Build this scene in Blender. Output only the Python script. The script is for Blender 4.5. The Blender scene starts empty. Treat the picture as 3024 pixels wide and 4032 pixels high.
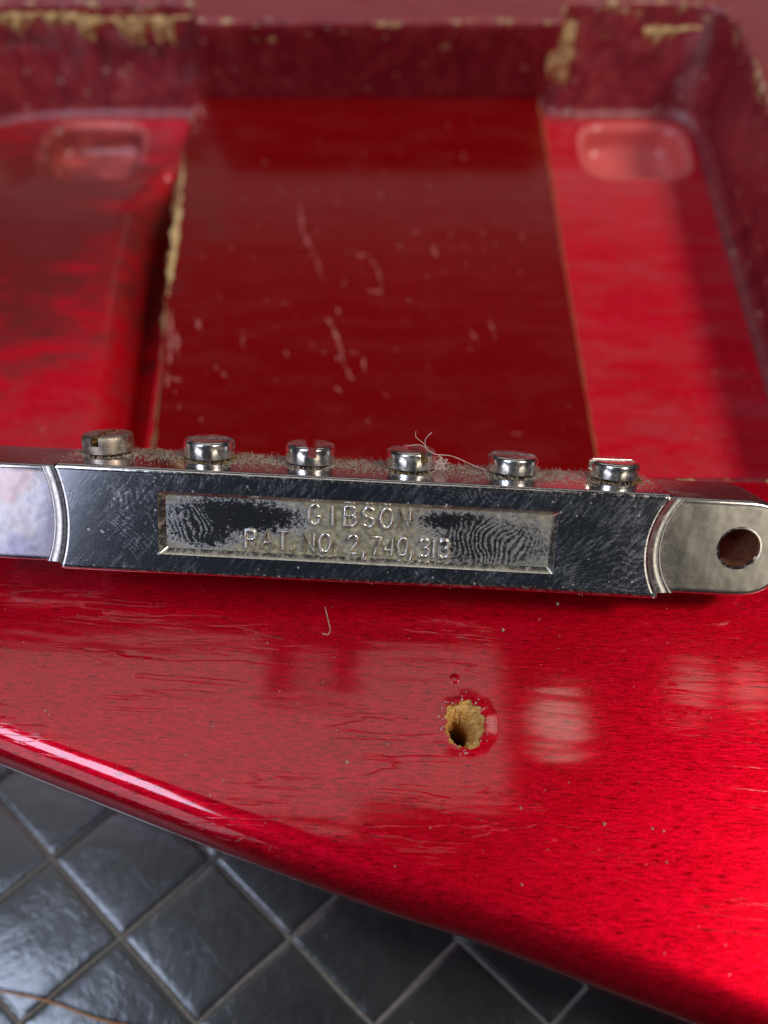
import bpy, bmesh, math, random
from mathutils import Vector, Matrix, noise as mnoise

# ------------------------------------------------------------------ camera, world, lights
S = 0.001                                   # every length below is written in millimetres
scene = bpy.context.scene
COL = scene.collection
PITCH = math.radians(62.0)
CAM_H = 77.6

cam_d = bpy.data.cameras.new('camera')
cam = bpy.data.objects.new('camera', cam_d)
COL.objects.link(cam)
cam.location = (0, 0, CAM_H * S)
cam.rotation_euler = (math.radians(90) - PITCH, 0, 0)
cam_d.sensor_fit = 'HORIZONTAL'
cam_d.sensor_width = 36.0
cam_d.lens = 36.0
cam_d.clip_start = 0.002
cam_d.clip_end = 50
cam_d.dof.use_dof = True
cam_d.dof.focus_distance = 77.5 * S
cam_d.dof.aperture_fstop = 16
scene.camera = cam

world = bpy.data.worlds.new('World')
scene.world = world
world.use_nodes = True
bg = world.node_tree.nodes['Background']
bg.inputs[0].default_value = (0.72, 0.82, 1.0, 1)
bg.inputs[1].default_value = 0.022

def area(name, loc, target, sx, sy, watts, color, shape='RECTANGLE', spread=None):
    d = bpy.data.lights.new(name, 'AREA')
    d.shape = shape
    d.size = sx
    d.size_y = sy
    d.energy = watts
    d.color = color
    if spread:
        d.spread = math.radians(spread)
    o = bpy.data.objects.new(name, d)
    COL.objects.link(o)
    o.location = loc
    o.rotation_euler = (Vector(target) - Vector(loc)).to_track_quat('-Z', 'Y').to_euler()
    return o

# cool window, left and behind the photographer
area('window_light', (-0.80, -0.72, 0.52), (0, 0.04, 0), 0.62, 0.55, 2.0, (0.84, 0.84, 1.0))
# cool skylight, high on the left
area('skylight', (-0.66, -0.23, 1.1), (-0.66, -0.23, 0), 0.46, 0.30, 6.4, (0.64, 0.75, 1.0))
# warm work lamp, high on the right
area('work_lamp', (0.72, -0.06, 1.0), (0.02, 0.02, 0), 0.24, 0.24, 7.4, (1.0, 0.88, 0.78))
# warm room light, low behind the photographer on the right
area('room_light', (0.70, -0.82, 0.52), (0, 0.03, 0), 0.42, 0.40, 0.75, (1.0, 0.88, 0.70))
# pale ceiling panels (seen mirrored in the lacquer)
CW = (1.0, 0.95, 0.92)
def ceil_panel(x0, x1, y0, y1, rad=1.2):
    a = (x1 - x0) * (y1 - y0)
    area('ceiling_panel', ((x0 + x1) / 2, (y0 + y1) / 2, 1.5), ((x0 + x1) / 2, (y0 + y1) / 2, 0),
         x1 - x0, y1 - y0, rad * math.pi * a, CW)
ceil_panel(-1.05, -0.25, 0.16, 0.52)
ceil_panel(-0.25, -0.05, 0.16, 0.40)
ceil_panel(-0.19, -0.11, 0.415, 0.51, 0.8)
ceil_panel(-0.05, 0.24, 0.20, 0.50)
# three warm ceiling bulbs
for bx_, by_, br_, bw_ in ((0.355, 0.355, 0.11, 0.12), (0.64, 0.425, 0.085, 0.045), (0.76, 0.425, 0.075, 0.035)):
    area('ceiling_bulb', (bx_, by_, 1.5), (bx_ * 0.2, by_ * 0.2, 0), br_, br_, bw_, (1.0, 0.90, 0.80), 'DISK')
# pale far wall of the workshop
area('far_wall_light', (0.1, 2.4, 1.35), (0, 0.1, 0), 3.2, 0.9, 4.5, (1.0, 0.92, 0.88))

vs = scene.view_settings
vs.view_transform = 'Standard'
vs.look = 'None'
vs.exposure = 0.0
vs.gamma = 1.0
vs.use_curve_mapping = False
scene.cycles.use_denoising = True
scene.cycles.max_bounces = 8
scene.cycles.sample_clamp_indirect = 6.0

random.seed(7)

# ------------------------------------------------------------------ helpers: objects
def link(name, bm, mat, parent=None, smooth=35, label=None, cat=None, group=None, kind=None):
    bmesh.ops.remove_doubles(bm, verts=bm.verts, dist=1e-5)
    bmesh.ops.scale(bm, vec=(S, S, S), verts=bm.verts)
    me = bpy.data.meshes.new(name)
    bm.to_mesh(me)
    bm.free()
    me.materials.append(mat)
    if smooth:
        me.polygons.foreach_set('use_smooth', [True] * len(me.polygons))
        me.set_sharp_from_angle(angle=math.radians(smooth))
    o = bpy.data.objects.new(name, me)
    COL.objects.link(o)
    if parent:
        o.parent = parent
    tag(o, label, cat, group, kind)
    return o

def tag(o, label=None, cat=None, group=None, kind=None):
    if label: o['label'] = label
    if cat: o['category'] = cat
    if group: o['group'] = group
    if kind: o['kind'] = kind
    return o

def empty(name, loc=(0, 0, 0)):
    o = bpy.data.objects.new(name, None)
    COL.objects.link(o)
    o.empty_display_size = 0.01
    o.location = [c * S for c in loc]
    return o

def loop(bm, pts):
    return [bm.verts.new(p) for p in pts]

def bridge_loops(bm, a, b, closed=True, flip=False):
    n = len(a)
    for i in range(n if closed else n - 1):
        j = (i + 1) % n
        f = (a[i], a[j], b[j], b[i])
        bm.faces.new(f[::-1] if flip else f)

def loft(bm, rings, closed=True, flip=False):
    ls = [loop(bm, r) for r in rings]
    for a, b in zip(ls, ls[1:]):
        bridge_loops(bm, a, b, closed, flip)
    return ls

def edges_of(bm, lp):
    out = []
    n = len(lp)
    for i in range(n):
        a, b = lp[i], lp[(i + 1) % n]
        e = bm.edges.get((a, b)) or bm.edges.new((a, b))
        out.append(e)
    return out

def fill(bm, loops, normal=(0, 0, 1)):
    es = []
    for l in loops:
        es += edges_of(bm, l)
    r = bmesh.ops.triangle_fill(bm, use_beauty=True, use_dissolve=False, edges=es, normal=normal)
    nv = Vector(normal)
    for f in r['geom']:
        if isinstance(f, bmesh.types.BMFace):
            f.normal_update()
            if f.normal.dot(nv) < 0:
                f.normal_flip()

def offset(poly, d):
    """inward offset of a CCW polygon by d"""
    n = len(poly)
    out = []
    for i in range(n):
        p0, p1, p2 = Vector(poly[i - 1][:2]), Vector(poly[i][:2]), Vector(poly[(i + 1) % n][:2])
        a = (p1 - p0); b = (p2 - p1)
        if a.length < 1e-7: a = b
        if b.length < 1e-7: b = a
        a.normalize(); b.normalize()
        na = Vector((-a.y, a.x)); nb = Vector((-b.y, b.x))
        m = na + nb
        if m.length < 1e-6: m = na
        m.normalize()
        k = max(0.35, m.dot(na))
        out.append(tuple(p1 + m * (d / k)))
    return out

def rounded(poly, r, seg=5):
    """round every corner of a polygon; r may be a number or a list"""
    out = []
    n = len(poly)
    for i in range(n):
        rr = r[i] if isinstance(r, (list, tuple)) else r
        p0, p1, p2 = Vector(poly[i - 1]), Vector(poly[i]), Vector(poly[(i + 1) % n])
        if rr <= 0:
            out.append(tuple(p1)); continue
        a = (p0 - p1).normalized(); b = (p2 - p1).normalized()
        ang = a.angle(b)
        t = rr / math.tan(ang / 2)
        t = min(t, (p0 - p1).length * 0.49, (p2 - p1).length * 0.49)
        s, e = p1 + a * t, p1 + b * t
        for k in range(seg + 1):
            u = k / seg
            q = s * (1 - u) ** 2 + p1 * 2 * u * (1 - u) + e * u * u
            out.append(tuple(q))
    return out

def subdiv(poly, step, closed=True):
    out = []
    n = len(poly)
    for i in range(n if closed else n - 1):
        p, q = Vector(poly[i]), Vector(poly[(i + 1) % n])
        k = max(1, int((q - p).length / step))
        for j in range(k):
            out.append(tuple(p.lerp(q, j / k)))
    if not closed:
        out.append(tuple(poly[-1]))
    return out

def at_z(poly, z):
    return [(p[0], p[1], z) for p in poly]

def tube(bm, pts, r, sides=6, caps=True, taper=None):
    pts = [Vector(p) for p in pts]
    rings = []
    n = len(pts)
    ref = None
    for i, p in enumerate(pts):
        t = (pts[min(i + 1, n - 1)] - pts[max(i - 1, 0)])
        if t.length < 1e-9: t = Vector((0, 0, 1))
        t.normalize()
        if ref is None:
            ref = Vector((0, 0, 1)) if abs(t.z) < 0.9 else Vector((1, 0, 0))
        u = t.cross(ref)
        if u.length < 1e-6:
            u = t.orthogonal()
        u.normalize()
        v = t.cross(u)
        rr = r * (taper[i] if taper else 1.0)
        rings.append([bm.verts.new(p + (u * math.cos(a) + v * math.sin(a)) * rr)
                      for a in [2 * math.pi * k / sides for k in range(sides)]])
    for a, b in zip(rings, rings[1:]):
        bridge_loops(bm, a, b, True, True)
    if caps and sides > 2:
        bm.faces.new(rings[0]); bm.faces.new(rings[-1][::-1])

def catmull(pts, k=8):
    pts = [Vector(p) for p in pts]
    P = [pts[0] * 2 - pts[1]] + pts + [pts[-1] * 2 - pts[-2]]
    out = []
    for i in range(1, len(P) - 2):
        for j in range(k):
            t = j / k
            a, b, c, d = P[i - 1], P[i], P[i + 1], P[i + 2]
            out.append(0.5 * ((2 * b) + (c - a) * t + (2 * a - 5 * b + 4 * c - d) * t * t + (3 * b - a - 3 * c + d) * t ** 3))
    out.append(pts[-1])
    return out

def crumb(bm, c, r, flat=1.0):
    c = Vector(c)
    vs_ = []
    for d in ((1, 0, 0), (-.5, .87, 0), (-.5, -.87, 0), (0.1, 0.1, 1), (0, 0, -1)):
        v = Vector(d) * r * random.uniform(0.6, 1.3)
        v.z *= flat
        vs_.append(bm.verts.new(c + v))
    a, b, d, t, u = vs_
    for f in ((a, b, t), (b, d, t), (d, a, t), (b, a, u), (d, b, u), (a, d, u)):
        bm.faces.new(f)

# ------------------------------------------------------------------ helpers: materials
class Mat:
    def __init__(s, name):
        s.m = bpy.data.materials.new(name)
        s.m.use_nodes = True
        s.t = s.m.node_tree
        s.n = s.t.nodes
        s.bsdf = s.n['Principled BSDF']
        tc = s.n.new('ShaderNodeTexCoord')
        s.mm = s.vmul(tc.outputs['Object'], (1000, 1000, 1000))     # object space in mm
    def put(s, sock, v):
        if isinstance(v, bpy.types.NodeSocket):
            s.t.links.new(v, sock)
        elif v is not None:
            if isinstance(v, (tuple, list)) and len(v) == 3 and sock.type == 'RGBA':
                v = (*v, 1)
            sock.default_value = v
    def vmul(s, v, k):
        n = s.n.new('ShaderNodeVectorMath'); n.operation = 'MULTIPLY'
        s.put(n.inputs[0], v); n.inputs[1].default_value = k
        return n.outputs[0]
    def rot(s, v, deg, axis='Z'):
        n = s.n.new('ShaderNodeVectorRotate'); n.rotation_type = axis + '_AXIS'
        s.put(n.inputs['Vector'], v); n.inputs['Angle'].default_value = math.radians(deg)
        return n.outputs[0]
    def vadd(s, a, b):
        n = s.n.new('ShaderNodeVectorMath'); n.operation = 'ADD'
        s.put(n.inputs[0], a); s.put(n.inputs[1], b)
        return n.outputs[0]
    def noise(s, vec, scale=1.0, detail=3.0, rough=0.55, dist=0.0, color=False):
        n = s.n.new('ShaderNodeTexNoise')
        s.put(n.inputs['Vector'], vec)
        n.inputs['Scale'].default_value = scale
        n.inputs['Detail'].default_value = detail
        n.inputs['Roughness'].default_value = rough
        n.inputs['Distortion'].default_value = dist
        return n.outputs['Color' if color else 'Fac']
    def voro(s, vec, scale=1.0, feature='F1', rand=1.0):
        n = s.n.new('ShaderNodeTexVoronoi'); n.feature = feature
        s.put(n.inputs['Vector'], vec); n.inputs['Scale'].default_value = scale
        n.inputs['Randomness'].default_value = rand
        return n.outputs['Distance']
    def wave(s, vec, scale, dist=4.0, detail=2.0, dscale=1.0, kind='BANDS', d='X'):
        n = s.n.new('ShaderNodeTexWave'); n.wave_type = kind
        if kind == 'BANDS': n.bands_direction = d
        s.put(n.inputs['Vector'], vec)
        n.inputs['Scale'].default_value = scale
        n.inputs['Distortion'].default_value = dist
        n.inputs['Detail'].default_value = detail
        n.inputs['Detail Scale'].default_value = dscale
        return n.outputs['Fac']
    def ramp(s, fac, *stops):
        n = s.n.new('ShaderNodeValToRGB')
        s.put(n.inputs[0], fac)
        e = n.color_ramp.elements
        while len(e) < len(stops): e.new(0.5)
        for i, (p, c) in enumerate(stops):
            e[i].position = p
            e[i].color = (c, c, c, 1) if not isinstance(c, tuple) else (*c, 1)
        return n.outputs[0]
    def math(s, op, a, b=None, clamp=False):
        n = s.n.new('ShaderNodeMath'); n.operation = op; n.use_clamp = clamp
        s.put(n.inputs[0], a)
        if b is not None: s.put(n.inputs[1], b)
        return n.outputs[0]
    def step(s, v, a, b):
        n = s.n.new('ShaderNodeMapRange'); n.interpolation_type = 'SMOOTHSTEP'
        s.put(n.inputs['Value'], v)
        n.inputs['From Min'].default_value = a; n.inputs['From Max'].default_value = b
        return n.outputs[0]
    def mix(s, fac, a, b):
        n = s.n.new('ShaderNodeMix'); n.data_type = 'RGBA'
        s.put(n.inputs[0], fac); s.put(n.inputs[6], a); s.put(n.inputs[7], b)
        return n.outputs[2]
    def mixf(s, fac, a, b):
        n = s.n.new('ShaderNodeMix'); n.data_type = 'FLOAT'
        s.put(n.inputs[0], fac); s.put(n.inputs[2], a); s.put(n.inputs[3], b)
        return n.outputs[0]
    def sep(s, v):
        n = s.n.new('ShaderNodeSeparateXYZ'); s.put(n.inputs[0], v)
        return n.outputs
    def ell(s, cx, cy, rx, ry, vec=None):
        """1 at the middle of an ellipse (mm), 0 outside"""
        x, y, z = s.sep(vec or s.mm)
        a = s.math('DIVIDE', s.math('SUBTRACT', x, cx), rx)
        b = s.math('DIVIDE', s.math('SUBTRACT', y, cy), ry)
        d = s.math('SQRT', s.math('ADD', s.math('MULTIPLY', a, a), s.math('MULTIPLY', b, b)))
        return s.math('SUBTRACT', 1.0, d)
    def bump(s, h, dist_mm, strength=1.0, normal=None):
        n = s.n.new('ShaderNodeBump')
        n.inputs['Strength'].default_value = strength
        n.inputs['Distance'].default_value = dist_mm * S
        s.put(n.inputs['Height'], h)
        if normal is not None: s.put(n.inputs['Normal'], normal)
        return n.outputs[0]
    def set(s, **k):
        for a, v in k.items():
            s.put(s.bsdf.inputs[a.replace('_', ' ')], v)
        return s

def candy(name, dark, mid, bright, grain=1.0, metal=0.4, dusty=0.0, check=0.0, rough=0.36, coat_rough=0.035):
    m = Mat(name)
    v = m.rot(m.mm, 3.5)
    g1 = m.noise(m.vmul(v, (0.75, 4.4, 4.4)), 1.0, 5, 0.66, 0.2)
    g2 = m.noise(m.vmul(v, (0.09, 0.55, 0.55)), 1.0, 3, 0.5)
    g3 = m.noise(m.vmul(m.mm, (3.2, 6.0, 6.0)), 1.0, 3, 0.65)
    g = m.math('ADD', m.math('MULTIPLY', g1, 0.55 * grain),
               m.math('ADD', m.math('MULTIPLY', g2, 0.12), m.math('MULTIPLY', g3, 0.40 * grain)))
    mean = 0.5 * (0.55 * grain + 0.12 + 0.40 * grain)
    f = m.math('ADD', m.math('SUBTRACT', g, mean), 0.5)
    col = m.ramp(f, (0.34, dark), (0.5, mid), (0.68, bright))
    # open pores: short dark dashes along the grain
    pore = m.noise(m.vmul(v, (0.50, 4.6, 4.6)), 1.0, 2, 0.5)
    pm = m.step(pore, 0.63, 0.70)
    col = m.mix(m.math('MULTIPLY', pm, 0.65 * grain), col, tuple(c * 0.32 for c in dark))
    h = m.math('ADD', m.math('MULTIPLY', g1, 0.6), m.math('MULTIPLY', g3, 0.35))
    h = m.math('SUBTRACT', h, m.math('MULTIPLY', pm, 0.5))
    big = m.noise(m.vmul(v, (0.06, 0.3, 0.3)), 1.0, 2, 0.5)
    checks = m.math('ABSOLUTE', m.math('SUBTRACT', m.noise(m.vmul(v, (0.055, 0.62, 0.62)), 1.0, 3, 0.55, 0.6), 0.5))
    ck = m.math('SUBTRACT', 1.0, m.step(checks, 0.0, 0.022))
    gate = m.step(m.noise(m.vmul(v, (0.05, 0.11, 0.11)), 1.0, 1, 0.5), 0.46, 0.62)
    ck = m.math('MULTIPLY', ck, gate)
    hc = m.math('ADD', m.math('MULTIPLY', big, 1.2), m.math('MULTIPLY', h, 0.022 * grain + 0.004))
    hc = m.math('SUBTRACT', hc, m.math('MULTIPLY', ck, 0.45 * check))
    nb = m.bump(h, 0.05, 0.55 * grain)
    nc = m.bump(hc, 0.22, 0.13)
    spec_d = 0.0
    r = rough
    if dusty:
        d = m.noise(m.vmul(m.mm, (0.09, 0.26, 0.26)), 1.0, 6, 0.68, 0.3)
        d2 = m.noise(m.mm, 1.3, 3, 0.6)
        dm = m.math('MULTIPLY', m.step(m.math('ADD', d, m.math('MULTIPLY', d2, 0.35)), 0.58, 0.86), dusty)
        sp = m.math('SUBTRACT', 1.0, m.step(m.voro(m.vadd(m.mm, m.vmul(m.noise(m.mm, 2, 2, color=True), (1, 1, 1))), 0.22), 0.05, 0.13))
        dm = m.math('MAXIMUM', dm, m.math('MULTIPLY', sp, dusty * 1.1), True)
        col = m.mix(dm, col, (0.40, 0.12, 0.12))
        left_brown = m.step(m.math('ADD', m.ell(-64, 108, 40, 44), m.math('MULTIPLY', m.math('SUBTRACT', d, 0.5), 1.6)), 0.0, 0.7)
        col = m.mix(m.math('MULTIPLY', left_brown, 0.85), col, (0.14, 0.022, 0.020))  # darker brown patch over the left of the cavity, broken up by noise
        m.set(Coat_Weight=m.mixf(dm, 1.0, 0.3), Metallic=m.mixf(dm, metal, 0.0))
    else:
        m.set(Coat_Weight=1.0, Metallic=metal)
    m.set(Base_Color=col, Roughness=r, Coat_Roughness=coat_rough, Coat_IOR=1.5, Normal=nb, Coat_Normal=nc)
    m.set(Specular_IOR_Level=0.0)
    return m.m

M_TOP = candy('candy_red_lacquer', (0.18, 0.0003, 0.002), (0.50, 0.0006, 0.012), (0.82, 0.002, 0.035), 1.0, 0.85, 0.0, 1.0, 0.42, 0.07)
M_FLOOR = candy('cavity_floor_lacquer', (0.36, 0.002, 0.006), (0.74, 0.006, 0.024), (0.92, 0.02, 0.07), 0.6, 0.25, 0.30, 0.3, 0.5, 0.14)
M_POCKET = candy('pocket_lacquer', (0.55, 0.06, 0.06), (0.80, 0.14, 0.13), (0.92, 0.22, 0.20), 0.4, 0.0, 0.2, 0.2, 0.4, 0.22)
M_TENON = candy('tenon_lacquer', (0.21, 0.0002, 0.0008), (0.255, 0.0003, 0.0015), (0.30, 0.0005, 0.002), 0.4, 0.3, 0.07, 0.1, 0.45, 0.2)

def wall_mat():
    m = Mat('rough_cavity_lacquer')
    a = m.noise(m.vmul(m.mm, (0.30, 0.30, 0.12)), 1.0, 5, 0.62)
    b = m.noise(m.vmul(m.mm, (0.9, 0.9, 0.45)), 1.0, 5, 0.65)
    c = m.ramp(m.math('ADD', m.math('MULTIPLY', a, 0.6), m.math('MULTIPLY', b, 0.4)),
               (0.32, (0.14, 0.005, 0.010)), (0.5, (0.28, 0.012, 0.024)), (0.70, (0.44, 0.06, 0.055)))
    x, y, z = m.sep(m.mm)
    chip = m.math('ADD', m.noise(m.vmul(m.mm, (0.28, 0.28, 0.5)), 1.0, 5, 0.65), m.math('MULTIPLY', z, 0.018))
    cm = m.step(chip, 0.55, 0.61)
    c = m.mix(cm, c, m.ramp(b, (0.3, (0.36, 0.20, 0.08)), (0.7, (0.70, 0.50, 0.24))))
    spk = m.math('SUBTRACT', 1.0, m.step(m.voro(m.mm, 0.30), 0.06, 0.16))
    c = m.mix(m.math('MULTIPLY', spk, 0.7), c, (0.60, 0.42, 0.30))
    m.set(Base_Color=c, Roughness=0.45, Coat_Weight=1.0, Coat_Roughness=0.22,
          Normal=m.bump(b, 0.3, 0.6), Coat_Normal=m.bump(m.math('ADD', a, m.math('MULTIPLY', b, 0.12)), 1.2, 0.5))
    return m.m
M_WALL = wall_mat()

def wood_mat(name='bare_mahogany', base=((0.22, 0.10, 0.02), (0.52, 0.30, 0.08), (0.70, 0.48, 0.18))):
    m = Mat(name)
    a = m.noise(m.vmul(m.mm, (1.2, 4.0, 2.0)), 1.0, 5, 0.65, 0.4)
    b = m.noise(m.mm, 3.5, 4, 0.6)
    c = m.ramp(m.math('ADD', m.math('MULTIPLY', a, 0.6), m.math('MULTIPLY', b, 0.4)), (0.33, base[0]), (0.5, base[1]), (0.68, base[2]))
    m.set(Base_Color=c, Roughness=0.85, Specular_IOR_Level=0.2, Normal=m.bump(m.math('ADD', a, m.math('MULTIPLY', b, 0.4)), 0.16, 0.8))
    return m.m
M_WOOD = wood_mat('bare_mahogany', ((0.34, 0.16, 0.04), (0.72, 0.42, 0.12), (0.90, 0.64, 0.28)))
M_WORN = wood_mat('worn_edge_wood', ((0.30, 0.12, 0.05), (0.48, 0.25, 0.11), (0.60, 0.38, 0.20)))

def plain(name, col, rough=0.6, metal=0.0, **k):
    m = Mat(name)
    n = m.noise(m.mm, 2.0, 3, 0.6)
    lo = tuple(c * 0.7 for c in col); hi = tuple(min(1, c * 1.25) for c in col)
    m.set(Base_Color=m.ramp(n, (0.35, lo), (0.65, hi)), Roughness=rough, Metallic=metal, **k)
    return m.m
def scuff_mat():
    m = Mat('scuffed_lacquer')
    n = m.noise(m.mm, 1.6, 4, 0.7)
    m.set(Base_Color=m.ramp(n, (0.36, (0.26, 0.006, 0.006)), (0.58, (0.52, 0.20, 0.17))), Roughness=0.6, Specular_IOR_Level=0.2)
    return m.m
M_SCRATCH = scuff_mat()
M_SPLINT = wood_mat('splintered_bare_wood', ((0.40, 0.24, 0.09), (0.72, 0.50, 0.22), (0.86, 0.68, 0.36)))
M_DUST = plain('pale_dust', (0.55, 0.45, 0.36), 0.9)
M_FUZZ = plain('grey_brown_fuzz', (0.42, 0.36, 0.27), 0.9)
M_LINT = plain('pale_lint', (0.72, 0.55, 0.48), 0.9)
M_CHIP = plain('lacquer_chip', (0.62, 0.50, 0.48), 0.35)
M_BLACK = plain('hole_bore', (0.30, 0.13, 0.07), 0.5, 0.5)

GRIME = ((0.20, 0.18, 0.11), (0.42, 0.38, 0.24), (0.58, 0.52, 0.36))
def chrome_base(m, amount, rough=0.10, tint=(0.66, 0.68, 0.70), grime=GRIME, relief=0.02):
    a = m.noise(m.mm, 1.5, 4, 0.65)
    gc = m.ramp(a, (0.35, grime[0]), (0.52, grime[1]), (0.7, grime[2]))
    amt = m.math('MULTIPLY', amount, 1.0, True)
    fine = m.noise(m.rot(m.vmul(m.mm, (1, 1, 1)), 30), 6.0, 3, 0.6)
    m.set(Base_Color=m.mix(amt, tint, gc), Metallic=m.math('SUBTRACT', 1.0, m.math('MULTIPLY', amt, 0.92)),
          Roughness=m.mixf(amt, m.math('ADD', rough, m.math('MULTIPLY', fine, 0.08)), 0.8),
          Normal=m.bump(m.math('ADD', m.math('MULTIPLY', amt, 1.0), m.math('MULTIPLY', fine, 0.08)), relief, 0.6))
    return m.m

def grainy(m, cover, lo=0.30, hi=0.62, spread=1.15):
    """turns a soft 0..1 coverage into speckled grime at the size of dried grit"""
    g = m.math('ADD', m.math('MULTIPLY', m.noise(m.mm, 4.2, 3, 0.7), 0.65), m.math('MULTIPLY', m.noise(m.rot(m.vmul(m.mm, (2.6, 4.0, 4.0)), 35), 1.0, 4, 0.7), 0.35))
    return m.step(m.math('ADD', g, m.math('MULTIPLY', m.math('SUBTRACT', cover, 0.5), spread)), lo, hi)

def ridges(m, cx, cy, rx, ry, deg, period=0.72, bend=2.4):
    """one smeared fingerprint: gently curved ridge lines inside a soft patch"""
    vec = m.vadd(m.mm, (-cx, -cy, 0))
    vec = m.vadd(vec, m.vmul(m.noise(m.vadd(m.mm, (cx * 7, 3, 0)), 0.16, 2, 0.45, color=True), (bend * 3, bend * 3, 0)))
    vec = m.vadd(vec, m.vmul(m.noise(m.mm, 1.4, 2, 0.5, color=True), (0.35, 0.35, 0)))
    w = m.wave(m.rot(vec, deg), 0.314 / period, 0.0, 0.0, 1.0, 'BANDS')
    mask = m.step(m.math('ADD', m.ell(cx, cy, rx, ry), m.math('MULTIPLY', m.math('SUBTRACT', m.noise(m.mm, 0.8, 4, 0.65), 0.5), 1.1)), 0.0, 0.45)
    return m.math('MULTIPLY', m.step(w, 0.30, 0.90), mask)

def face_mat():
    m = Mat('smudged_chrome_face')
    smear = m.noise(m.vmul(m.rot(m.mm, -52), (0.55, 2.6, 2.0)), 1.0, 5, 0.68, 0.6)
    cloud = m.noise(m.mm, 0.20, 3, 0.5)
    x, y, z = m.sep(m.mm)
    right = m.step(x, -10.0, 22.0)
    cov = m.math('ADD', m.math('MULTIPLY', smear, 0.55), m.math('MULTIPLY', cloud, 0.45))
    cov = m.math('ADD', m.math('SUBTRACT', m.math('ADD', m.math('MULTIPLY', m.math('SUBTRACT', cov, 0.5), 1.5), 0.40), 0.0), m.math('MULTIPLY', right, 0.07))
    fp = m.math('MAXIMUM', ridges(m, 10.5, 4.5, 5.0, 1.5, -55, 0.48), m.math('MAXIMUM', ridges(m, 25.0, -2.2, 6.0, 5.0, 70, 0.55), m.math('MAXIMUM', ridges(m, -21.5, 0.5, 4.0, 5.0, -40, 0.55), ridges(m, -12.0, 4.5, 9.0, 1.2, 10, 0.55))))
    cov = m.math('ADD', cov, m.math('MULTIPLY', fp, 0.13))
    rim = m.step(m.math('ABSOLUTE', y), 4.4, 5.5)
    cov = m.math('ADD', cov, m.math('MULTIPLY', rim, 0.12))
    amt = m.math('ADD', m.math('MULTIPLY', grainy(m, cov, 0.40, 1.0), 0.24), m.math('MULTIPLY', m.step(smear, 0.40, 0.80), 0.035))
    speck = m.math('SUBTRACT', 1.0, m.step(m.voro(m.mm, 0.9), 0.06, 0.15))
    gate = m.step(m.noise(m.mm, 0.45, 2), 0.47, 0.62)
    amt = m.math('MAXIMUM', amt, m.math('MULTIPLY', m.math('MULTIPLY', speck, gate), 0.7))
    return chrome_base(m, amt, 0.10, (0.58, 0.64, 0.74))
M_FACE = face_mat()

def recess_mat():
    m = Mat('grimy_recess')
    n = m.math('SUBTRACT', m.noise(m.mm, 1.1, 5, 0.7), 0.5)
    clean = m.math('MAXIMUM', m.math('MAXIMUM', m.ell(-12.5, 0.9, 8.2, 2.3), m.ell(-15.5, -0.6, 4.4, 2.3)),
                   m.math('MAXIMUM', m.ell(13.6, -0.6, 7.2, 3.2), m.ell(10.0, 1.5, 4.8, 1.2)))
    cl = m.step(m.math('ADD', clean, m.math('ADD', m.math('MULTIPLY', n, 0.9), m.math('MULTIPLY', m.math('SUBTRACT', m.noise(m.mm, 4.0, 3, 0.7), 0.5), 1.1))), -0.30, 0.55)
    fp = m.math('MAXIMUM', ridges(m, 13.2, -0.6, 6.0, 3.2, 14, 0.56), ridges(m, -16.6, -0.3, 3.2, 2.4, -40, 0.5))
    x, y, z = m.sep(m.mm)
    fill_ = m.math('ADD', 0.74, m.math('MULTIPLY', n, 0.55))
    low = m.math('ADD', m.math('ADD', 0.25, m.math('MULTIPLY', m.step(x, 4.0, 18.0), 0.12)), m.math('MULTIPLY', fp, 0.17))
    cov = m.mixf(cl, fill_, low)
    amt = m.math('MULTIPLY', grainy(m, cov, 0.28, 0.86, 1.1), 0.95)
    return chrome_base(m, amt, 0.12, (0.50, 0.52, 0.54), ((0.10, 0.09, 0.05), (0.30, 0.27, 0.15), (0.54, 0.50, 0.33)), 0.05)
M_RECESS = recess_mat()

def ear_mat(left):
    m = Mat('lilac_chrome_ear' if left else 'grey_chrome_ear')
    x, y, z = m.sep(m.mm)
    ax = m.math('SUBTRACT', m.math('ABSOLUTE', x), 38.2)
    rr = m.math('SQRT', m.math('ADD', m.math('MULTIPLY', ax, ax), m.math('MULTIPLY', y, y)))
    lines = m.n.new('ShaderNodeTexNoise'); lines.noise_dimensions = '1D'
    m.put(lines.inputs['W'], m.math('ADD', m.math('MULTIPLY', rr, 1.6), m.math('MULTIPLY', m.noise(m.mm, 0.35, 2), 1.5))); lines.inputs['Detail'].default_value = 3
    cloud = m.noise(m.mm, 0.55, 4, 0.65)
    ring = m.step(rr, 6.0, 8.2)
    cov = m.math('ADD', m.math('MULTIPLY', cloud, 0.7), m.math('ADD', m.math('MULTIPLY', ring, 0.16), m.math('MULTIPLY', m.math('SUBTRACT', lines.outputs['Fac'], 0.5), 0.18)))
    amt = m.math('MULTIPLY', grainy(m, cov, 0.34, 0.86), m.mixf(m.step(x, -20.0, 20.0), 0.16, 0.26))
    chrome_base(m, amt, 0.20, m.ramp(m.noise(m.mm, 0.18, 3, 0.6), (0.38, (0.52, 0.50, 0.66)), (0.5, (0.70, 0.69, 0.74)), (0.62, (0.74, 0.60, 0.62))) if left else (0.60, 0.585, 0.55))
    m.put(m.bsdf.inputs['Normal'], m.bump(m.math('ADD', m.math('MULTIPLY', lines.outputs['Fac'], 0.025), m.math('MULTIPLY', m.noise(m.mm, 0.30, 2, 0.5), 1.0)), 0.14, 0.4))
    return m.m
M_EAR = {1: ear_mat(False), -1: ear_mat(True)}

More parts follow.
